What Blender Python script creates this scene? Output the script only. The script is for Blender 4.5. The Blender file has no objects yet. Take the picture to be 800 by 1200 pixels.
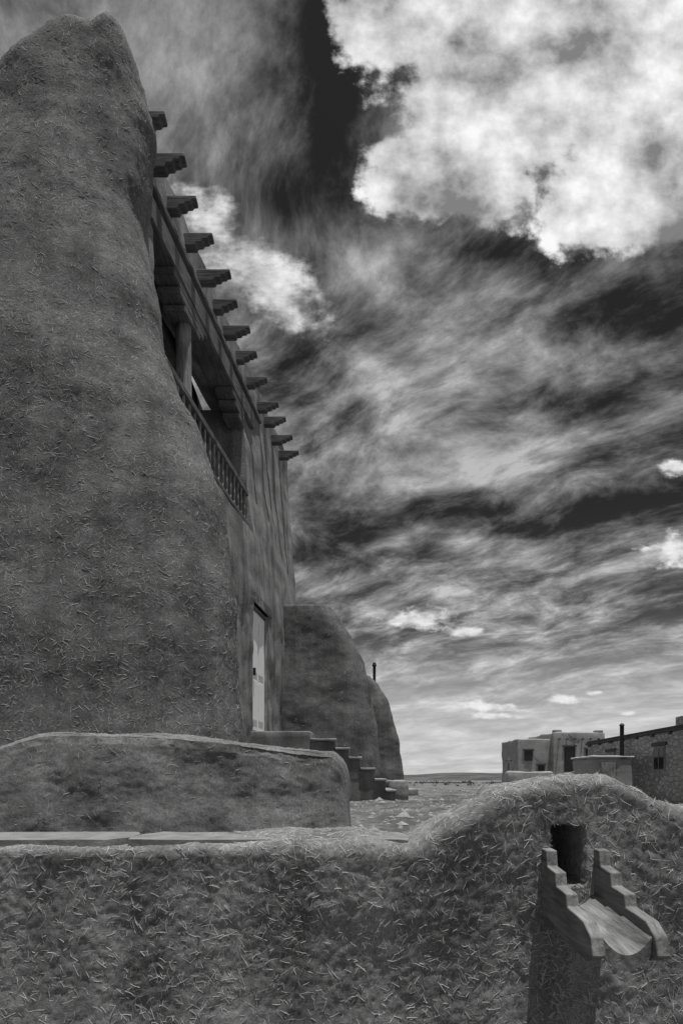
import bpy, bmesh, math, random
from mathutils import Vector, noise
import numpy as np
random.seed(4)
sc=bpy.context.scene
sc.view_settings.view_transform='Standard'; sc.view_settings.look='None'; sc.view_settings.exposure=0

# ------------------------------------------------------------ helpers
def link(o): sc.collection.objects.link(o); return o
def empty(name):
    e=bpy.data.objects.new(name,None); e.empty_display_size=.2; return link(e)
def mesh_obj(name,verts,faces,mat,parent=None,smooth=True):
    me=bpy.data.meshes.new(name); me.from_pydata([tuple(v) for v in verts],[],faces); me.update()
    if mat: me.materials.append(mat)
    if smooth:
        me.polygons.foreach_set('use_smooth',[True]*len(me.polygons))
    o=link(bpy.data.objects.new(name,me))
    if parent: o.parent=parent
    return o
def interp(tab,x):
    if x<=tab[0][0]: return tab[0][1]
    for (a,b),(c,d) in zip(tab,tab[1:]):
        if x<=c:
            t=(x-a)/(c-a); t=t*t*(3-2*t)*.5+t*.5
            return b+(d-b)*t
    return tab[-1][1]
def fix_normals(o):
    bm=bmesh.new(); bm.from_mesh(o.data); bmesh.ops.recalc_face_normals(bm,faces=bm.faces[:]); bm.to_mesh(o.data); bm.free()
def displace(o,layers,seed=0.0):
    me=o.data; me.update()
    off=Vector((seed,seed*1.7,seed*.6))
    ns=[v.normal.copy() for v in me.vertices]
    for v,n in zip(me.vertices,ns):
        d=0
        c=v.co+off
        for s,a in layers: d+=noise.noise(c*s)*a
        v.co=v.co+n*d
    me.update()
def grid(name,P,us,vs,mat,parent=None,skip=None,wrap=False):
    nu,nv=len(us),len(vs)
    verts=[P(u,v) for u in us for v in vs]
    faces=[]
    for i in range(nu if wrap else nu-1):
        i2=(i+1)%nu
        for j in range(nv-1):
            if skip and skip((us[i]+us[i2])/2,(vs[j]+vs[j+1])/2): continue
            faces.append((i*nv+j,i2*nv+j,i2*nv+j+1,i*nv+j+1))
    return mesh_obj(name,verts,faces,mat,parent)
def lin(a,b,n): return [a+(b-a)*i/(n-1) for i in range(n)]
def sup(a,n):
    c,s=math.cos(a),math.sin(a); r=(abs(c)**n+abs(s)**n)**(-1/n); return c*r,s*r
def box(name,x0,x1,y0,y1,z0,z1,mat,parent=None,bev=.01,seg=2,rot=None,sub=0,disp=None,seed=0,smooth=False):
    bm=bmesh.new(); bmesh.ops.create_cube(bm,size=1)
    for v in bm.verts:
        v.co=Vector((x0+(v.co.x+.5)*(x1-x0),y0+(v.co.y+.5)*(y1-y0),z0+(v.co.z+.5)*(z1-z0)))
    if bev>0: bmesh.ops.bevel(bm,geom=bm.edges[:],offset=bev,segments=seg,affect='EDGES',profile=.5)
    if sub:
        for ax in range(3):
            lo,hi=[(x0,x1),(y0,y1),(z0,z1)][ax]
            n=max(1,int((hi-lo)/sub))
            for k in range(1,n):
                no=Vector((0,0,0)); no[ax]=1; co=Vector((0,0,0)); co[ax]=lo+(hi-lo)*k/n
                bmesh.ops.bisect_plane(bm,geom=bm.verts[:]+bm.edges[:]+bm.faces[:],plane_co=co,plane_no=no)
    bmesh.ops.recalc_face_normals(bm,faces=bm.faces[:])
    me=bpy.data.meshes.new(name); bm.to_mesh(me); bm.free(); me.materials.append(mat)
    o=link(bpy.data.objects.new(name,me))
    if parent: o.parent=parent
    if disp: displace(o,disp,seed)
    if disp or smooth: me.polygons.foreach_set('use_smooth',[True]*len(me.polygons))
    return o
def prism(name,prof,axis,a,b,mat,parent=None,bev=.006,org=(0,0,0)):
    """extrude a 2D profile. axis 'y': prof=(x,z); axis 'x': prof=(y,z)"""
    bm=bmesh.new()
    def mk(p,t): return Vector((p[0],t,p[1])) if axis=='y' else Vector((t,p[0],p[1]))
    A=[bm.verts.new(mk(p,a)+Vector(org)) for p in prof]; B=[bm.verts.new(mk(p,b)+Vector(org)) for p in prof]
    n=len(prof)
    bm.faces.new(A); bm.faces.new(B[::-1])
    for i in range(n): bm.faces.new((A[i],B[i],B[(i+1)%n],A[(i+1)%n]))
    bmesh.ops.recalc_face_normals(bm,faces=bm.faces[:])
    if bev: bmesh.ops.bevel(bm,geom=bm.edges[:],offset=bev,segments=2,affect='EDGES',profile=.5)
    me=bpy.data.meshes.new(name); bm.to_mesh(me); bm.free(); me.materials.append(mat)
    o=link(bpy.data.objects.new(name,me))
    if parent: o.parent=parent
    return o
def cyl(name,x,y,z0,z1,r,mat,parent=None,n=16,r2=None):
    r2=r if r2 is None else r2
    zs=lin(z0,z1,8); vs=[];f=[]
    for z in zs:
        t=(z-z0)/(z1-z0)
        for k in range(n):
            a=2*math.pi*k/n; rr=r+(r2-r)*t
            vs.append((x+math.cos(a)*rr,y+math.sin(a)*rr,z))
    for j in range(7):
        for k in range(n): f.append((j*n+k,j*n+(k+1)%n,(j+1)*n+(k+1)%n,(j+1)*n+k))
    f.append(tuple(range(n))[::-1]); f.append(tuple(7*n+k for k in range(n)))
    return mesh_obj(name,vs,f,mat,parent)
def scatter(name,obj,n,L,W,mat,pred,seed,parent,lift=.12,hbias=0.):
    rng=random.Random(seed); me=obj.data; me.update()
    fs=[p for p in me.polygons if pred(p.center,p.normal)]
    cum=np.cumsum([p.area for p in fs]); V=[];F=[]
    for _ in range(n):
        p=fs[min(len(fs)-1,int(np.searchsorted(cum,rng.random()*cum[-1])))]
        vs=[me.vertices[i].co for i in p.vertices]
        a,b=rng.random(),rng.random()
        if len(vs)==4: c=vs[0]*(1-a)*(1-b)+vs[1]*a*(1-b)+vs[2]*a*b+vs[3]*(1-a)*b
        else:
            if a+b>1:a,b=1-a,1-b
            c=vs[0]*(1-a-b)+vs[1]*a+vs[2]*b
        nn=p.normal
        if noise.noise(c*2.3+Vector((seed,0,0)))*.8+noise.noise(c*7)*.5 < rng.uniform(-.9,.35): continue
        t=Vector((rng.gauss(0,1),rng.gauss(0,1),rng.gauss(0,1)*(1-hbias))); t-=nn*t.dot(nn)
        if t.length<1e-4: continue
        t.normalize(); w=nn.cross(t)
        l=L*rng.uniform(.25,1.1)*(1.8 if rng.random()<.06 else 1); ww=W*rng.uniform(.5,1.2)
        bend=w*l*rng.uniform(-.1,.1); tilt=rng.uniform(-lift,lift)*l
        base=len(V); o=nn*(W*.3)
        roll=rng.uniform(-.4,.6)
        for s,bd in ((-.5,0),(0,1),(.5,0)):
            q=c+o+t*l*s+bend*bd+nn*(abs(s)*2*max(0,tilt*(1 if s>0 else -1)))
            k=ww*(1 if s==0 else .7)
            V+= [q-w*k*.5, q+w*k*.5+nn*W*roll]
        F+=[(base,base+2,base+3,base+1),(base+2,base+4,base+5,base+3)]
    return mesh_obj(name,V,F,mat,parent,False)

# ------------------------------------------------------------ materials
class NT:
    def __init__(s,nt): s.nt=nt; s.l=nt.links
    def n(s,t,**k):
        x=s.nt.nodes.new(t)
        for a,b in k.items(): setattr(x,a,b)
        return x
    def put(s,sock,v):
        if isinstance(v,bpy.types.NodeSocket): s.l.new(v,sock)
        else: sock.default_value=v
    def math(s,op,a,b=None,c=None,clamp=False):
        x=s.n('ShaderNodeMath',operation=op,use_clamp=clamp); s.put(x.inputs[0],a)
        if b is not None: s.put(x.inputs[1],b)
        if c is not None: s.put(x.inputs[2],c)
        return x.outputs[0]
    def vm(s,op,a,b=None,scale=None):
        x=s.n('ShaderNodeVectorMath',operation=op); s.put(x.inputs[0],a)
        if b is not None: s.put(x.inputs[1],b)
        if scale is not None: s.put(x.inputs['Scale'],scale)
        return x.outputs['Value'] if op in('LENGTH','DOT_PRODUCT') else x.outputs[0]
    def noise(s,vec,scale,detail=6,rough=.6,dist=0.,color=False,dim='3D'):
        x=s.n('ShaderNodeTexNoise'); x.noise_dimensions=dim; s.put(x.inputs['Vector'],vec)
        x.inputs['Scale'].default_value=scale; x.inputs['Detail'].default_value=detail
        x.inputs['Roughness'].default_value=rough; x.inputs['Distortion'].default_value=dist
        return x.outputs['Color' if color else 'Fac']
    def mr(s,v,a,b,c,d,smooth=False):
        x=s.n('ShaderNodeMapRange'); 
        if smooth: x.interpolation_type='SMOOTHSTEP'
        s.put(x.inputs['Value'],v)
        for k,val in zip(('From Min','From Max','To Min','To Max'),(a,b,c,d)): s.put(x.inputs[k],val)
        return x.outputs[0]
    def mixf(s,f,a,b):
        x=s.n('ShaderNodeMix',data_type='FLOAT'); s.put(x.inputs[0],f); s.put(x.inputs[2],a); s.put(x.inputs[3],b); return x.outputs[0]
    def grey(s,v):
        x=s.n('ShaderNodeCombineColor'); 
        for i in range(3): s.put(x.inputs[i],v)
        return x.outputs[0]
def newmat(name):
    m=bpy.data.materials.new(name); m.use_nodes=True; t=NT(m.node_tree); b=m.node_tree.nodes['Principled BSDF']
    b.inputs['Roughness'].default_value=.95; b.inputs['Specular IOR Level'].default_value=.15
    return m,t,b
def mapping(t,vec,scale=(1,1,1),rot=(0,0,0)):
    x=t.n('ShaderNodeMapping'); t.put(x.inputs['Vector'],vec); x.inputs['Scale'].default_value=scale; x.inputs['Rotation'].default_value=rot
    return x.outputs[0]
def adobe(name,base,fs=1.0,bump=.01,crack=1.0,crackscale=2.2,streak=.25):
    m,t,b=newmat(name)
    co=t.n('ShaderNodeTexCoord').outputs['Object']
    med=t.noise(co,2.2*fs,4,.55); fine=t.noise(co,42*fs,5,.75)
    vst=t.noise(mapping(t,co,(3.6,3.6,.3)),1.0,5,.65)
    warp=t.vm('ADD',co,t.vm('SCALE',t.noise(co,5*fs,3,.7,color=True),scale=.2/fs))
    v=t.n('ShaderNodeTexVoronoi',feature='DISTANCE_TO_EDGE'); t.put(v.inputs['Vector'],warp); v.inputs['Scale'].default_value=crackscale*1.6
    c1=t.mr(v.outputs['Distance'],0,.008*crackscale/1.6,1,0)
    crk=t.math('MULTIPLY',c1,t.mr(t.noise(co,1.9,3,.6),.5,.64,0,1,True))
    v=t.math('MULTIPLY',base,t.mr(med,.3,.7,.8,1.2))
    v=t.math('MULTIPLY',v,t.mr(fine,.3,.7,.55,1.45))
    v=t.math('MULTIPLY',v,t.mr(vst,.35,.65,1-streak,1+streak*.6))
    v=t.math('MULTIPLY',v,t.math('SUBTRACT',1,t.math('MULTIPLY',crk,.5*crack)))
    t.put(b.inputs['Base Color'],t.grey(v))
    h=t.math('ADD',t.math('MULTIPLY',med,.4),t.math('MULTIPLY',fine,.5))
    h=t.math('SUBTRACT',h,t.math('MULTIPLY',crk,.4*crack))
    bp=t.n('ShaderNodeBump'); bp.inputs['Distance'].default_value=bump; bp.inputs['Strength'].default_value=1; t.put(bp.inputs['Height'],h)
    t.l.new(bp.outputs[0],b.inputs['Normal'])
    return m
def wood(name,base,rot=(0,0,0),stretch=(2,30,30)):
    m,t,b=newmat(name); co=t.n('ShaderNodeTexCoord').outputs['Object']
    g=t.noise(mapping(t,co,stretch,rot),1.4,6,.7,.4); g2=t.noise(co,3,3,.6)
    v=t.math('MULTIPLY',base,t.mr(g,.3,.7,.4,1.5)); v=t.math('MULTIPLY',v,t.mr(g2,.3,.7,.7,1.3))
    t.put(b.inputs['Base Color'],t.grey(v)); b.inputs['Roughness'].default_value=.8
    bp=t.n('ShaderNodeBump'); bp.inputs['Distance'].default_value=.006; t.put(bp.inputs['Height'],g); t.l.new(bp.outputs[0],b.inputs['Normal'])
    return m
def plain(name,base,var=.2,sc_=8,bump=.003,rough=.85):
    m,t,b=newmat(name); co=t.n('ShaderNodeTexCoord').outputs['Object']
    g=t.noise(co,sc_,6,.68)
    t.put(b.inputs['Base Color'],t.grey(t.math('MULTIPLY',base,t.mr(g,.3,.7,1-var,1+var)))); b.inputs['Roughness'].default_value=rough
    bp=t.n('ShaderNodeBump'); bp.inputs['Distance'].default_value=bump; t.put(bp.inputs['Height'],g); t.l.new(bp.outputs[0],b.inputs['Normal'])
    return m
def stonework(name,base):
    m,t,b=newmat(name); co=t.n('ShaderNodeTexCoord').outputs['Object']
    w=t.vm('ADD',co,t.vm('SCALE',t.noise(co,3,3,.6,color=True),scale=.12))
    mp=mapping(t,w,(2.6,2.6,5.2))
    v1=t.n('ShaderNodeTexVoronoi',feature='DISTANCE_TO_EDGE'); t.put(v1.inputs['Vector'],mp); v1.inputs['Scale'].default_value=1
    v2=t.n('ShaderNodeTexVoronoi'); t.put(v2.inputs['Vector'],mp); v2.inputs['Scale'].default_value=1
    sp=t.n('ShaderNodeSeparateColor'); t.l.new(v2.outputs['Color'],sp.inputs[0])
    mort=t.mr(v1.outputs['Distance'],.02,.1,0,1)
    v=t.math('MULTIPLY',base,t.mr(sp.outputs[0],0,1,.75,1.2)); v=t.mixf(mort,base*.75,v)
    v=t.math('MULTIPLY',v,t.mr(t.noise(co,6,6,.75),.3,.7,.65,1.35))
    t.put(b.inputs['Base Color'],t.grey(v))
    bp=t.n('ShaderNodeBump'); bp.inputs['Distance'].default_value=.03; t.put(bp.inputs['Height'],mort); t.l.new(bp.outputs[0],b.inputs['Normal'])
    return m

M_wall=adobe('adobe_foreground',.19,1.6,.007,1,3.0,.40)
M_tower=adobe('adobe_tower',.14,1.0,.014,1,1.7,.3)
M_fac=adobe('adobe_facade',.22,.8,.018,.7,1.3,.4)
M_butt=adobe('adobe_buttress',.12,.8,.018,.6,1.3,.3)
M_bench=adobe('adobe_bench',.17,1.2,.010,1.2,2.4,.28)
M_step=plain('step_stone',.24,.35,6,.02)
M_straw=plain('straw',.42,.4,30,.0005,.7)
M_straw_far=plain('straw_dull',.34,.4,30,.0005,.8)
M_wood=wood('weathered_wood',.10); M_woody=wood('weathered_beam',.14,stretch=(30,2,30)); M_woodz=wood('weathered_post',.27,stretch=(30,30,2))
M_spout=wood('weathered_spout',.19,stretch=(30,2.5,22))
M_flag=plain('flagstone',.2,.35,9,.01)
M_white=plain('white_paint',.86,.05,5,.002,.6)
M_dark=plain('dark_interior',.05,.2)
M_iron=plain('stove_pipe_iron',.03,.3,8,.001,.5)
M_room=plain('loggia_plaster',.24,.25,2,.01)
M_stone=stonework('stone_masonry',.42)
M_far=plain('far_adobe',.30,.3,.8,.03); M_far2=plain('far_adobe_pale',.34,.25,1.6,.02)
M_glass=plain('window_glass',.03,.2,3,.001,.15)
M_roof=plain('roof_edge',.09,.3,4,.01)

# ground
m,t,b=newmat('dirt_ground'); co=t.n('ShaderNodeTexCoord').outputs['Object']
n1=t.noise(co,.35,6,.65); n2=t.noise(co,3,8,.72); n3=t.noise(co,22,5,.75)
v=t.math('MULTIPLY',.16,t.mr(n1,.3,.7,.5,1.5)); v=t.math('MULTIPLY',v,t.mr(n2,.32,.68,.4,1.6)); v=t.math('MULTIPLY',v,t.mr(n3,.3,.7,.6,1.4))
t.put(b.inputs['Base Color'],t.grey(v)); bp=t.n('ShaderNodeBump'); bp.inputs['Distance'].default_value=.12
t.put(bp.inputs['Height'],t.math('ADD',n2,t.math('MULTIPLY',n3,.4))); t.l.new(bp.outputs[0],b.inputs['Normal']); M_ground=m

# ------------------------------------------------------------ ground
def sstep(a,b,x):
    t=max(0,min(1,(x-a)/(b-a))); return t*t*(3-2*t)
def gz(x,y):
    if y<2.42: return -1.2
    z=-.62*sstep(3,11,x)*(1-sstep(60,120,y))
    r=math.hypot(x,y)
    z+= (noise.noise(Vector((x*.5,y*.5,0)))*.08+noise.noise(Vector((x*2.1,y*2.1,3)))*.06)*sstep(2.6,4,y)
    if r>70: z-= min(3,(r-70)*.01)
    return z
xs=sorted(set([-4000,-2000,-900,-400,-200,-100,-60,-40,-25,-15,-10]+lin(-7,16,170)+[18,20,24,28,35,45,60,80,120,200,400,900,2000,4000]))
ys=sorted(set([-400,-100,-30,-8,-3,0,1.5,2.40,2.44,2.6]+lin(2.8,20,150)+lin(20.4,60,60)+[65,70,80,100,130,180,260,400,700,1200,2500,5000]))
g=grid('ground',lambda x,y:(x,y,gz(x,y)),xs,ys,M_ground)

V=[];F=[]; rng=random.Random(9)
for _ in range(3600):
    y=3.2+rng.random()**1.5*24; x=rng.uniform(-.1,.35)*y+rng.uniform(-.3,1.5)
    r=rng.uniform(.008,.03)*(2.8 if rng.random()<.06 else 1); z=gz(x,y); bI=len(V)
    for (a,b_,c) in ((1,0,0),(-1,0,0),(0,1,0),(0,-1,0),(0,0,1),(0,0,-1)):
        V.append((x+a*r*rng.uniform(.7,1.4),y+b_*r*rng.uniform(.7,1.4),z+c*r*rng.uniform(.4,.8)))
    for a,b_,c in ((0,2,4),(2,1,4),(1,3,4),(3,0,4),(2,0,5),(1,2,5),(3,1,5),(0,3,5)): F.append((bI+a,bI+b_,bI+c))
mesh_obj('pebbles',V,F,plain('pebble_stone',.26,.4,6),None,False)

def hill(x,y):
    t=(y-900)/700
    h=max(0,math.sin(min(1,max(0,t))*math.pi))*(9+9*noise.noise(Vector((x*.002,1,0)))+4*noise.noise(Vector((x*.01,4,0))))
    return (x,y,-5+max(0,h)*1.2)
grid('hills',hill,lin(-1500,2500,260),lin(900,1600,9),plain('hill_scrub',.08,.7,.02,.5))
V=[];F=[]
for _ in range(700):
    y=rng.uniform(60,260); x=rng.uniform(.03,.75)*y; r=rng.uniform(.25,.8)*(y/120)**.4; zz=gz(x,y)-.1
    for k in range(24):
        d=Vector((rng.gauss(0,1),rng.gauss(0,1),abs(rng.gauss(0,.8)))); d.normalize(); c=Vector((x,y,zz))+d*r*rng.uniform(.5,1)
        bI=len(V); s=r*.3
        for q in range(3): V.append(c+Vector((rng.uniform(-s,s),rng.uniform(-s,s),rng.uniform(-s,s))))
        F.append((bI,bI+1,bI+2))
mesh_obj('scrub_bushes',V,F,plain('scrub_leaf',.06,.3),None,False)

# ------------------------------------------------------------ foreground adobe wall
FW=empty('foreground_adobe_wall')
topt=[(-4,.23),(-1.2,.21),(0,.22),(.24,.21),(.34,.245),(.42,.30),(.53,.36),(.62,.42),(.79,.455),(.98,.465),(1.08,.42),(1.18,.36),(1.32,.33),(2,.33),(4,.36)]
def wall_top(x): return interp(topt,x)+noise.noise(Vector((x*6,0,0)))*.012
def prof_pts(x):
    zt=wall_top(x); yf=2.2; th=.42; r=.05; out=[]
    for i in range(125):
        z=-1.25+(zt-r+1.25)*(i/124)**.75; out.append((yf-.05*(zt-z)/1.4,z))
    for i in range(1,9):
        a=math.pi/2*i/8; out.append((yf+r-r*math.cos(a),zt-r+r*math.sin(a)))
    for i in range(1,18): out.append((yf+r+(th-2*r)*i/17,zt))
    for i in range(1,7):
        a=math.pi/2*i/6; out.append((yf+th-r+r*math.sin(a),zt-r+r*math.cos(a)))
    for i in range(1,8): out.append((yf+th,zt-r-(zt+.1)*i/7))
    return out
xs=sorted(lin(-3.6,-1.5,60)+lin(-1.48,1.6,360)+lin(1.63,4.2,70))
V=[];F=[];nv=None
for x in xs:
    pp=prof_pts(x); nv=len(pp)
    V+=[(x,p[0],p[1]) for p in pp]
for i in range(len(xs)-1):
    for j in range(nv-1): F.append((i*nv+j,(i+1)*nv+j,(i+1)*nv+j+1,i*nv+j+1))
W=mesh_obj('adobe_body',V,F,M_wall,FW)
displace(W,[(1.3,.035),(4,.009),(11,.004),(28,.003),(60,.004)],3)
for v in W.data.vertices:
    x,y,z=v.co
    if y<2.35 and .775<x<.895 and .06<z<.275: v.co.y=y+.3
W.data.update()
scatter('straw_bits',W,21000,.044,.0018,M_straw,lambda c,n:-1.6<c.x<1.8 and c.z>-.65 and n.y<.5,5,FW,.05)
rng=random.Random(21); x=-2.2
while x<.1:
    w=rng.uniform(.55,.95); zt=.205; 
    if x+w>.27: w=.27-x
    n=16; V=[]
    jit=[(rng.uniform(.95,1.02),rng.uniform(.8,1.05)) for k in range(n)]
    for lay in (0,1):
        for k in range(n):
            a=2*math.pi*(k+.5)/n; rx=w*.5*(abs(math.cos(a))**.3*(1 if math.cos(a)>0 else -1)); ry=.19*(abs(math.sin(a))**.5*(1 if math.sin(a)>0 else -1))
            V.append((x+w/2+rx*jit[k][0],2.43+ry*jit[k][1],zt-.03+lay*.042+rng.uniform(-.003,.003)))
    F=[tuple(range(n))[::-1],tuple(range(n,2*n))]+[(k,(k+1)%n,n+(k+1)%n,n+k) for k in range(n)]
    o=mesh_obj('flagstone',V,F,M_flag,FW,False); x+=w*1.0

# carved wooden drain spout
SP=empty('wooden_drain_spout')
def board(name,x0,x1):
    pr=[(2.32,-.06),(2.32,.20),(2.15,.19),(2.14,.135),(2.06,.125),(2.05,.08),(1.96,.07),(1.95,.03),(1.82,.015),(1.765,-.02),(1.75,-.075),(1.80,-.10)]
    return prism(name,pr,'x',x0,x1,M_spout,SP,.004)
for o in (board('side_board_a',.735,.775),board('side_board_b',.925,.965)): pass
V=[];F=[]; n=14
for j,y in enumerate(lin(1.78,2.5,10)):
    for k in range(n):
        s=k/(n-1); xx=.7755+.149*s; zz=-.075+.055*(2*s-1)**2+ (y-1.8)*.14
        V.append((xx,y,zz))
    for k in range(n):
        s=1-k/(n-1); V.append((.7755+.149*s,y,-.125+.05*(2*s-1)**2+(y-1.8)*.06))
for j in range(9):
    for k in range(2*n): F.append((j*2*n+k,j*2*n+(k+1)%(2*n),(j+1)*2*n+(k+1)%(2*n),(j+1)*2*n+k))
F.append(tuple(range(2*n)))
o=mesh_obj('trough',V,F,M_spout,SP,False); fix_normals(o)

# ------------------------------------------------------------ mud bench
us=lin(0,1,240)
def bench_pt(u,v):
    x=-5.2+u*5.28
    zt=interp([(-5.2,.6),(-2.9,.66),(-2.35,.82),(-1.6,.82),(-.8,.75),(-.3,.69),(-.08,.66),(.0,.60),(.05,.48),(.07,.3),(.08,.0)],x)
    yb=4.75+ (sstep(-.22,.08,x)**2)*.25
    p=[(yb-.10,-.1),(yb-.04,zt*.4),(yb+.0,zt-.10),(yb+.02,zt-.03),(yb+.07,zt),(6.8,zt+.02),(6.85,-.1)]
    k=v*(len(p)-1); i=min(len(p)-2,int(k)); t=k-i
    return (x,p[i][0]+(p[i+1][0]-p[i][0])*t,p[i][1]+(p[i+1][1]-p[i][1])*t)
bn=grid('mud_bench',bench_pt,us,lin(0,1,145),M_bench)
displace(bn,[(1.2,.07),(3.5,.025),(9,.008),(25,.006)],7)
scatter('straw_bits',bn,4500,.055,.003,M_straw_far,lambda c,n:c.x>-3.5 and n.y<.5,8,bn,.05)

# ------------------------------------------------------------ church
CH=empty('adobe_mission_church')
Rt=[(0,-1.02),(2,-1.13),(3.48,-1.28),(4.2,-1.53),(4.74,-1.8),(5.4,-1.98),(6.7,-2.24),(7.5,-2.18),(7.9,-2.16),(8.2,-2.24),(8.4,-2.34)]
def tower_pt(a,v):
    zt=8.36
    cap=max(0,(v-.9)/.1); vv=min(1,v/.9)
    z=vv*zt
    R=interp(Rt,z); L=-6.6+.08*z; N=5.35+.95*(z/8.8)**1.25; B=7.55
    cx=(R+L)/2; ax=(R-L)/2; cy=(N+B)/2; by=(B-N)/2
    k=1-.98*cap**1.0
    if vv>.98: k*=1-.08*((vv-.98)/.02)**2
    c,s=sup(a,2.7)
    x=cx+c*ax*(k if cap>0 else 1); y=cy+s*by*k
    z+=.03*math.sin(min(1,cap)*math.pi/2)
    f=sstep(6.5,8.36,z)
    z+=f*(.34*math.exp(-((x+2.48)/.16)**2)+.20*math.exp(-((x+2.85)/.35)**2)-.5*sstep(3.0,3.8,-x))
    return (x,y,z)
T=grid('tower_buttress',tower_pt,[2*math.pi*i/440 for i in range(440)],lin(0,1,300),M_tower,CH,wrap=True)
fix_normals(T)
displace(T,[(.6,.09),(1.6,.04),(4,.012),(10,.005),(22,.006)],11)
scatter('tower_straw',T,32000,.062,.0038,M_straw_far,lambda c,n:n.y<.35 and c.x>-4.6 and c.z>.5,15,CH,.04,.2)

def x0f(z): return 3.12+.27*sstep(3.8,8.0,z)
def fac(y,z,d=0.):
    end=sstep(15.0,15.7,y)
    yy=y+ (0 if y<14.5 else (y-14.5)/1.2*(.0+.12*(8.4-z)/4*(1 if z>3 else 1)))
    return (-x0f(z)+.136*y-d-end*.35, yy, z)
def frange(bps,step):
    out=[]
    for a,b_ in zip(bps,bps[1:]):
        n=max(1,int(round((b_-a)/step))); out+=[a+(b_-a)*i/n for i in range(n)]
    return out+[bps[-1]]
Oy=(7.4,11.15); Oz=(5.0,7.32); Dy=(11.0,12.1); Dz=(1.34,3.72)
ys=frange([6.9,Oy[0],Dy[0],Oy[1],Dy[1],15.7],.075); zs=frange([0,Dz[0],Dz[1],Oz[0],Oz[1],8.45],.075)
def hole(y,z): return (Oy[0]<y<Oy[1] and Oz[0]<z<Oz[1]) or (Dy[0]<y<Dy[1] and Dz[0]<z<Dz[1])
def nz(p,s=1.0):
    c=Vector(p); d=(noise.noise(c*1.1)*.05+noise.noise(c*3)*.02+noise.noise(c*9)*.010+noise.noise(c*20)*.007)*s
    return (p[0]+d,p[1],p[2]+ (noise.noise(Vector((p[1]*2,5,0)))*.03 if p[2]>8.4 else 0))
grid('facade_wall',lambda y,z:nz(fac(y,z)),ys,zs,M_fac,CH,skip=hole)
grid('facade_top',lambda y,d:nz(fac(y,8.45,d),1 if d==0 else .4),ys,[0,.1,.25,.6,1.2],M_fac,CH)
grid('facade_far_end',lambda d,z:nz(fac(15.7,z,d)) if d<.01 else (fac(15.7,z,d)[0],fac(15.7,z,d)[1]+noise.noise(Vector((d*2,z*2,0)))*.04,z),lin(0,4,30),zs,M_fac,CH)
def jamb(name,yr,zr,depth,mat=M_fac,sides='lrbt'):
    ya=[y for y in ys if yr[0]-1e-6<=y<=yr[1]+1e-6]; za=[z for z in zs if zr[0]-1e-6<=z<=zr[1]+1e-6]
    ds=lin(0,depth,8)
    def P(y,z,d):
        p=nz(fac(y,z)); return (p[0]-d,p[1],p[2])
    if 'l' in sides: grid(name+'_jamb_near',lambda d,z:P(yr[0],z,d),ds,za,mat,CH)
    if 'r' in sides: grid(name+'_jamb_far',lambda d,z:P(yr[1],z,d),ds,za,mat,CH)
    if 'b' in sides: grid(name+'_sill',lambda y,d:P(y,zr[0],d),ya,ds,mat,CH)
    if 't' in sides: grid(name+'_head',lambda y,d:P(y,zr[1],d),ya,ds,mat,CH)
jamb('loggia',Oy,Oz,.5); jamb('door',Dy,Dz,.45)
box('loggia_back_wall',-5.3,-5.1,7.0,12.2,4.8,7.6,M_room,CH,0)
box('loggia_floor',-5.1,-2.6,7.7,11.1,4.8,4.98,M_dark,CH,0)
box('loggia_ceiling',-5.1,-2.75,7.7,11.9,7.34,7.5,M_woody,CH,0)
box('church_roof',-9,-2.95,7.0,15.6,8.1,8.3,M_roof,CH,0)
box('loggia_end_wall',-5.1,-2.25,11.16,11.4,4.8,7.33,M_room,CH,0)
for k,y in enumerate((8.1,8.9,9.7,10.5)): box('ceiling_beam',-5.1,-2.9,y,y+.14,7.18,7.335,M_wood,CH,.01)
def along(name,y0,y1,z0,z1,d0,d1,mat,bev=.01):
    """beam running along the facade. d measured outward from wall face at mid height"""
    zc=(z0+z1)/2; x=lambda y:-x0f(zc)+.136*y
    bm=bmesh.new(); vs=[]
    for y in (y0,y1):
        for d in (d0,d1):
            for z in (z0,z1): vs.append(bm.verts.new((x(y)+d,y,z)))
    for f in ((0,1,3,2),(4,6,7,5),(0,4,5,1),(2,3,7,6),(0,2,6,4),(1,5,7,3)): bm.faces.new([vs[i] for i in f])
    bmesh.ops.recalc_face_normals(bm,faces=bm.faces[:])
    if bev: bmesh.ops.bevel(bm,geom=bm.edges[:],offset=bev,segments=2,affect='EDGES')
    me=bpy.data.meshes.new(name); bm.to_mesh(me); bm.free(); me.materials.append(mat)
    o=link(bpy.data.objects.new(name,me)); o.parent=CH; return o
along('loggia_lintel',7.1,11.75,7.30,7.60,-.34,.07,M_woody,.015)
along('cornice_board',7.0,12.3,7.74,7.82,-.2,.08,M_woody,.01)
for yc in (8.6,11.05):
    ya=(-.62,.62) if yc<10 else (-.62,.08)
    for z0,z1,k in ((7.18,7.30,1),(7.06,7.178,.72),(6.94,7.058,.45)):
        along('corbel',yc+ya[0]*k,yc+ya[1]*k,z0,z1,-.27,.05,M_woody,.015)
xp=-x0f(7)+.136*8.6-.09
cyl('loggia_post',xp,8.6,4.99,6.945,.125,M_woodz,CH,20,.11)
along('rail_top',7.5,11.13,5.70,5.80,-.14,.0,M_woody); along('rail_bottom',7.5,11.13,5.06,5.14,-.13,-.01,M_woody)
y=7.6; rng=random.Random(3)
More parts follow.
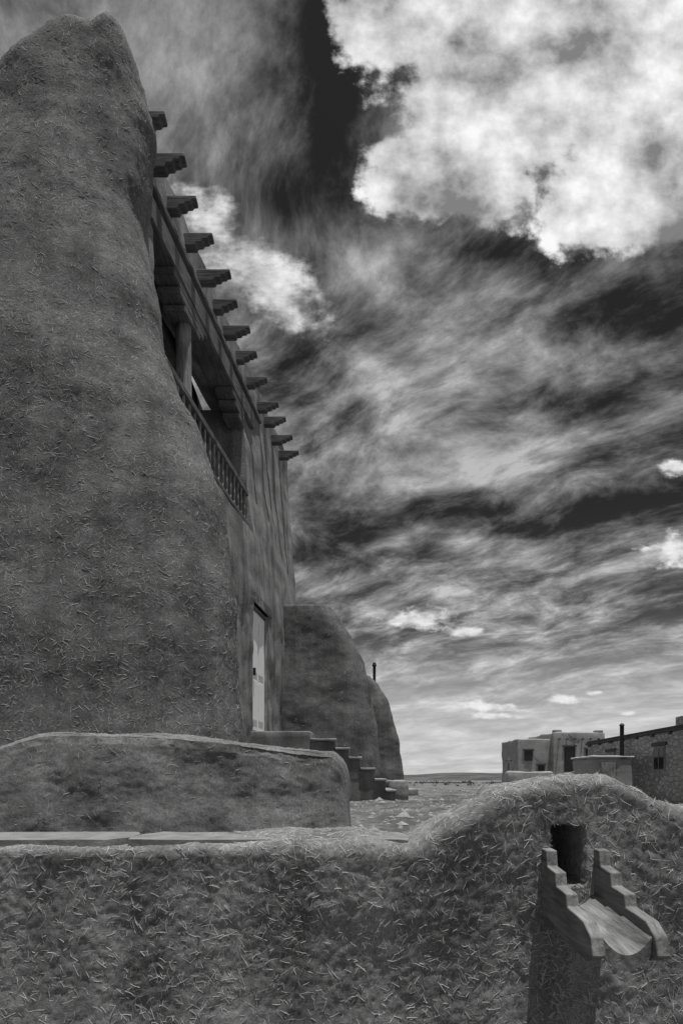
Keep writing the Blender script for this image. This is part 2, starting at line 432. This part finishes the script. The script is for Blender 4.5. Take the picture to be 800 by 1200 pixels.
while y<11.05:
    x=-x0f(5.4)+.136*y-.07
    w=.02
    prism('baluster',[(y-w,5.138),(y-w,5.25),(y-w*.4,5.3),(y-w*1.5,5.42),(y-w*.4,5.53),(y-w,5.58),(y-w,5.702),(y+w,5.702),(y+w,5.58),(y+w*.4,5.53),(y+w*1.5,5.42),(y+w*.4,5.3),(y+w,5.25),(y+w,5.138)],'x',x-.014,x+.014,M_woodz,CH,.003)
    y+=.2
for y in (6.98,7.47,8.01,8.55,9.11,9.67,10.25,10.86,11.47,12.3,12.85,13.45,14.1):
    xt=-2.96+.136*y+rng.uniform(-.06,.05); z=8.08+rng.uniform(-.03,.03); y+=rng.uniform(-.03,.03)
    pr=[(xt-1.1,z+.09),(xt,z+.09),(xt+.004,z+.035),(xt-.05,z+.03),(xt-.07,z-.0),(xt-.13,z-.002),(xt-.15,z-.04),(xt-.22,z-.045),(xt-.24,z-.09),(xt-1.1,z-.09)]
    prism('viga',pr,'y',y-.07,y+.07,M_wood,CH,.014)
along('door_leaf',11.06,12.04,1.35,3.62,-.12,-.07,M_white,.004)
for a,b_ in ((11.16,11.5),(11.6,11.94)):
    for c,d in ((1.55,2.3),(2.45,3.45)): along('door_panel',a,b_,c,d,-.069,-.055,M_white,.006)
along('door_frame',11.005,11.06,1.35,3.7,-.24,-.02,M_woodz); along('door_frame',12.04,12.095,1.35,3.7,-.24,-.02,M_woodz)
along('door_frame_head',11.06,12.04,3.62,3.70,-.24,-.03,M_woody)
along('door_handle',11.18,11.22,2.38,2.52,-.054,-.01,M_iron,.004)
along('door_lintel',10.75,12.35,3.72,3.92,-.3,.02,M_woody,.02)

def buttress(name,xl,prof,y0,y1,zt,seed,parent):
    def P(a,v):
        cap=max(0,(v-.88)/.12); vv=min(1,v/.88); z=vv*zt
        R=interp(prof,z); cx=(R+xl)/2; ax=(R-xl)/2; N=y0+.3*(z/zt)**1.2; cy=(N+y1)/2; by=(y1-N)/2
        k=1-.985*cap; kk=k if cap>0 else 1
        c,s=sup(a,7)
        return (cx+c*ax*kk,cy+s*by*kk,z+.04*math.sin(min(1,cap)*1.57))
    n=280
    o=grid(name,P,[2*math.pi*i/n for i in range(n)],lin(0,1,130),M_butt,parent,wrap=True); fix_normals(o)
    displace(o,[(.7,.10),(2,.035),(5,.012),(12,.008)],seed); return o
b1=buttress('side_buttress',-3.4,[(0,.92),(1.5,.86),(2.5,.72),(3.2,.50),(3.7,.24),(4.1,.02),(4.35,-.18)],13.2,16.5,4.38,31,CH)
scatter('buttress_straw',b1,3000,.07,.006,M_straw_far,lambda c,n:n.y<.3,41,CH,.04)
b2=buttress('far_buttress',-2,[(0,2.1),(1.6,1.95),(2.9,1.6),(3.5,1.25),(3.8,.95)],19,22,3.8,37,CH)
box('nave_low_wall',-5,-1.1,16.2,22,0,3.3,M_fac,CH,.1,3,sub=.4,disp=[(1,.1),(3,.05)])
pipe=empty('stove_pipe')
cyl('pipe',1.12,20.4,3.0,4.28,.05,M_iron,pipe); cyl('cap',1.12,20.4,4.28,4.4,.085,M_iron,pipe,16,.05)

# entrance stair
ST=empty('entrance_steps')
box('landing',-2.2,-.55,10.9,13.0,-.05,1.32,M_bench,ST,.03,2,sub=.12,disp=[(2,.03),(7,.015),(18,.008)])
xa=-.56
for i,(xe,zt) in enumerate(((-.12,1.13),(.13,.97),(.34,.80),(.60,.60),(.80,.40),(.98,.2))):
    box('step',xa-.02,xe,10.90+.004*i,13.0,-.05,zt,M_bench,ST,.02,2,sub=.12,disp=[(2.5,.02),(8,.012),(20,.006)],seed=i)
    box('step_tread',xa-.0,xe+.03,10.87,13.0,zt-.005,zt+.045,M_step,ST,.012,2,sub=.12,disp=[(3,.012),(9,.012)],seed=i+20)
    xa=xe
box('step',1.02,1.45,13.0,14.6,-.05,.40,M_step,ST,.03,2,sub=.15,disp=[(3,.03),(9,.02)],seed=9)
box('step',1.47,1.85,14.4,15.8,-.05,.2,M_step,ST,.03,2,sub=.15,disp=[(3,.03),(9,.02)],seed=10)

# ------------------------------------------------------------ right-hand houses
SH=empty('stone_house')
house_x=lambda y:12.7+.08*(y-22)
def hb(name,y0,y1,z0,z1,d0,d1,mat,bev=.01):
    bm=bmesh.new(); vs=[]
    for y in (y0,y1):
        for d in (d0,d1):
            for z in (z0,z1): vs.append(bm.verts.new((house_x(y)+d,y,z)))
    for f in ((0,1,3,2),(4,6,7,5),(0,4,5,1),(2,3,7,6),(0,2,6,4),(1,5,7,3)): bm.faces.new([vs[i] for i in f])
    bmesh.ops.recalc_face_normals(bm,faces=bm.faces[:])
    if bev: bmesh.ops.bevel(bm,geom=bm.edges[:],offset=bev,segments=2,affect='EDGES')
    me=bpy.data.meshes.new(name); bm.to_mesh(me); bm.free(); me.materials.append(mat)
    o=link(bpy.data.objects.new(name,me)); o.parent=SH; return o
hb('walls',18,33,-.8,2.27,0,6,M_stone,.03)
hb('roof_slab',17.8,33.2,2.27,2.38,-.08,6.2,M_roof,.02)
hb('parapet',17.9,33.1,2.383,2.47,-.03,6.1,M_roof,.02)
for y in lin(18.5,32.5,10): hb('rafter_end',y,y+.1,2.16,2.265,-.14,0.1,M_wood,.01)
for y in (24.2,29.5):
    hb('window_frame',y-.5,y+.5,.75,1.75,-.04,.05,M_woodz); hb('window_glass',y-.42,y+.42,.83,1.67,-.05,-.043,M_glass,0)
    hb('window_mullion',y-.02,y+.02,.83,1.67,-.065,-.052,M_woodz,0)
    hb('window_lintel',y-.65,y+.65,1.76,1.9,-.07,.05,M_wood)
box('masonry_chimney',13.0,13.7,22.6,23.3,2.4,2.85,M_stone,SH,.03)
cyl('stove_pipe',12.75,27.2,.8,2.85,.09,M_iron,SH); cyl('pipe_cap',12.75,27.2,2.85,2.95,.13,M_iron,SH,16,.05)
AS=empty('adobe_lean_to')
box('walls',10.6,12.3,25.2,27.5,-.8,1.3,M_far2,AS,.1,3,sub=.3,disp=[(2,.05),(6,.02)])
box('coping',10.55,12.35,25.15,27.6,1.3,1.4,M_far2,AS,.05,3,sub=.3,disp=[(2,.05)])
box('plank_door',10.9,11.5,25.08,25.16,-.7,1.1,M_woodz,AS,.01)
PH=empty('pueblo_house')
def ph(name,x0,x1,y0,y1,z0,z1,mat,bev=.12,**k): return box(name,x0,x1,y0,y1,z0,z1,mat,PH,bev,3,**k)
ph('left_block',20.6,24.6,70,77,-3,5.05,M_far,sub=.8,disp=[(1,.15)])
ph('right_block',24.4,30.4,69,78,-3,5.75,M_far,sub=.8,disp=[(1,.15)],seed=3)
ph('rear_block',27,33,80,88,-3,5.9,M_far,sub=1,disp=[(1,.15)],seed=5)
ph('parapet_corner',24.6,25.5,69.2,70,5.7,6.1,M_far)
ph('parapet_corner',29.4,30.3,69.2,70,5.7,6.05,M_far)
for x0,x1,z0,z1 in ((21.4,22.3,2.5,3.7),(25.7,26.9,1.2,4.1),(28.2,29.3,2.3,3.8),(23.0,23.7,.2,2.0)):
    yy=69.86 if x0<24.4 else 68.86
    ph('window_recess',x0,x1,yy,yy+.3,z0,z1,M_glass,.01)
    ph('window_lintel',x0-.2,x1+.2,yy-.06,yy+.3,z1+.002,z1+.2,M_wood,.02)
for i in range(6): ph('roof_beam_end',25+i*.9,25.15+i*.9,68.6,69.2,4.9,5.06,M_wood,.02)
box('low_adobe_wall',12.2,15.6,44,44.9,-1.2,.95,M_far2,None,.12,3,sub=.4,disp=[(1,.12),(3,.06)])
UP=empty('utility_pole'); cyl('pole',20.1,72,-3,2.9,.1,M_wood,UP,10,.08); box('cross_arm',19.7,20.5,71.95,72.05,2.5,2.62,M_wood,UP,.01)

# ------------------------------------------------------------ world
w=bpy.data.worlds.new('World'); sc.world=w; w.use_nodes=True; t=NT(w.node_tree)
bg=w.node_tree.nodes['Background']; bg.inputs['Strength'].default_value=.1
try:
    w.cycles.sampling_method='MANUAL'; w.cycles.sample_map_resolution=256
except Exception as e: print(e)
to_sun=Vector((.10,-.10,1)).normalized()
elev=math.asin(to_sun.z); az=math.atan2(to_sun.x,to_sun.y)
sky=t.n('ShaderNodeTexSky',sky_type='NISHITA',sun_disc=False); sky.sun_elevation=elev; sky.sun_rotation=az
sp=t.n('ShaderNodeSeparateColor'); t.l.new(sky.outputs[0],sp.inputs[0])
clear=t.math('MULTIPLY',sp.outputs[0],.14)      # red-filtered monochrome: dark blue sky
N=t.n('ShaderNodeTexCoord').outputs['Generated']
sx=t.n('ShaderNodeSeparateXYZ'); t.l.new(N,sx.inputs[0]); X,Y,Z=sx.outputs
zc=t.math('ADD',t.math('MAXIMUM',Z,0),.16)
cx=t.n('ShaderNodeCombineXYZ'); t.put(cx.inputs[0],t.math('DIVIDE',X,zc)); t.put(cx.inputs[1],t.math('DIVIDE',Y,zc)); P=cx.outputs[0]
yc=t.math('MAXIMUM',Y,.05)
ct=t.n('ShaderNodeCombineXYZ'); t.put(ct.inputs[0],t.math('DIVIDE',X,yc)); t.put(ct.inputs[1],t.math('DIVIDE',Z,yc)); TT=ct.outputs[0]
def field(blobs,vec,ang=0):
    out=None
    for u,v,ru,rv in blobs:
        d=t.vm('SUBTRACT',vec,(u,v,0))
        if ang:
            r=t.n('ShaderNodeVectorRotate',rotation_type='Z_AXIS'); t.put(r.inputs['Vector'],d); r.inputs['Angle'].default_value=ang; d=r.outputs[0]
        d=t.vm('MULTIPLY',d,(1/ru,1/rv,0)); f=t.math('SUBTRACT',1,t.vm('LENGTH',d))
        out=f if out is None else t.math('MAXIMUM',out,f)
    return out
def B(px,py,rx,ry): return ((px-400)/700,(912-py)/700,rx/700,ry/700)
wv=t.vm('SUBTRACT',t.noise(TT,6,4,.6,color=True),(.5,.5,.5))
warpT=t.vm('ADD',TT,t.vm('SCALE',wv,scale=.14))
cum=field([B(660,20,240,130),B(800,120,210,150),B(590,120,150,110),B(470,30,90,70),B(740,220,130,90),B(530,215,110,75)],warpT)
cum2=t.math('MULTIPLY',field([B(290,310,150,42)],t.vm('ADD',TT,t.vm('SCALE',wv,scale=.08)),.80),.8)
sm=field([B(497,725,62,15),B(545,741,30,8),B(787,547,28,13),B(796,645,50,28),B(655,818,28,8),B(572,829,44,8),B(612,832,18,4),B(735,835,12,3),B(692,812,14,3),B(575,840,40,5)],
         t.vm('ADD',TT,t.vm('SCALE',wv,scale=.02)))
fb=t.math('SUBTRACT',t.noise(TT,8,9,.6,0),.5)
fb2=t.math('SUBTRACT',t.noise(mapping(t,TT,(1,1.8,1)),24,6,.62),.5)
cm=t.mr(t.math('ADD',cum,t.math('ADD',t.math('MULTIPLY',fb,1.5),t.math('MULTIPLY',fb2,.3))),.0,.24,0,1,True)
cm2=t.mr(t.math('ADD',cum2,t.math('ADD',t.math('MULTIPLY',fb,1.8),t.math('MULTIPLY',fb2,.6))),.0,.55,0,1,True)
smm=t.mr(t.math('ADD',sm,t.math('MULTIPLY',fb2,2.4)),.05,.8,0,1,True)
# high cirrus sheet in the sky plane, drawn out along one direction
wp=t.vm('ADD',P,t.vm('SCALE',t.vm('SUBTRACT',t.noise(P,1.1,3.0,.5,color=True),(.5,.5,.5)),scale=.5))
def aniso(vec,dx,dy,k):
    L=math.hypot(dx,dy); dx/=L; dy/=L
    c=t.n('ShaderNodeCombineXYZ'); t.put(c.inputs[0],t.vm('DOT_PRODUCT',vec,(dx,dy,0)))
    t.put(c.inputs[1],t.math('MULTIPLY',t.vm('DOT_PRODUCT',vec,(-dy,dx,0)),k)); return c.outputs[0]
w1=t.noise(aniso(wp,1,-1.0,1.4),2.1,10,.66,0)
w2=t.noise(aniso(wp,1,-.8,1.4),8.0,7,.66,0)
bright=field([B(240,90,190,150),B(350,540,150,110),B(600,540,190,60),B(470,460,150,80),B(520,690,260,50),B(420,300,100,70),B(640,660,180,40),B(650,420,160,40)],TT)
dark=field([B(390,110,50,200),B(600,300,200,45),B(730,350,140,50),B(560,600,130,35),B(400,620,70,60),B(720,595,120,30),B(330,230,50,50),B(640,470,150,30)],TT)
bias=t.math('SUBTRACT',t.math('MULTIPLY',t.math('MAXIMUM',bright,0),.08),t.math('MULTIPLY',t.math('MAXIMUM',dark,0),.095))
ww=t.math('ADD',t.math('ADD',t.math('MULTIPLY',w1,.74),t.math('MULTIPLY',w2,.26)),bias)
wm=t.mr(ww,.40,.66,0,1)
wm=t.math('MULTIPLY',t.math('POWER',wm,1.6),t.mr(w2,.3,.7,.75,1.25))
hz=t.mr(Z,.02,.42,1,0,True)
base=t.math('ADD',clear,t.math('MULTIPLY',hz,.6))
wl=t.math('ADD',5.0,t.math('MULTIPLY',hz,2.2))
c=t.mixf(wm,base,wl)
c=t.mixf(t.mr(Z,.04,.26,.88,0,True),c,t.math('MULTIPLY',6.4,t.mr(w1,.3,.7,.75,1.15)))
sh=t.noise(TT,4.0,8,.58,0)
cv=t.mr(t.math('ADD',t.math('MULTIPLY',sh,.85),t.math('MULTIPLY',fb,.3)),.30,.54,2.2,9.6,False)
c=t.mixf(cm2,c,t.mr(t.math('ADD',fb,fb2),-.25,.25,3.8,8.6))
c=t.mixf(cm,c,cv)
c=t.mixf(smm,c,t.mr(fb2,-.15,.15,5.5,8.8))
c=t.mixf(t.mr(Z,-.02,0,1,0),c,1.0)
t.put(bg.inputs['Color'],t.grey(c))

sd=bpy.data.lights.new('sun','SUN'); sd.energy=4.8; sd.angle=math.radians(.5); sd.color=(1,.995,.985)
so=link(bpy.data.objects.new('sun',sd)); so.rotation_euler=(-to_sun).to_track_quat('-Z','Y').to_euler(); so.location=(5,-5,15)

cd=bpy.data.cameras.new('camera'); cam=link(bpy.data.objects.new('camera',cd)); cam.location=(0,0,.45); cam.rotation_euler=(math.pi/2,0,0)
cd.sensor_fit='AUTO'; cd.sensor_width=36; cd.lens=21; cd.shift_y=.26; cd.clip_start=.05; cd.clip_end=12000
sc.camera=cam
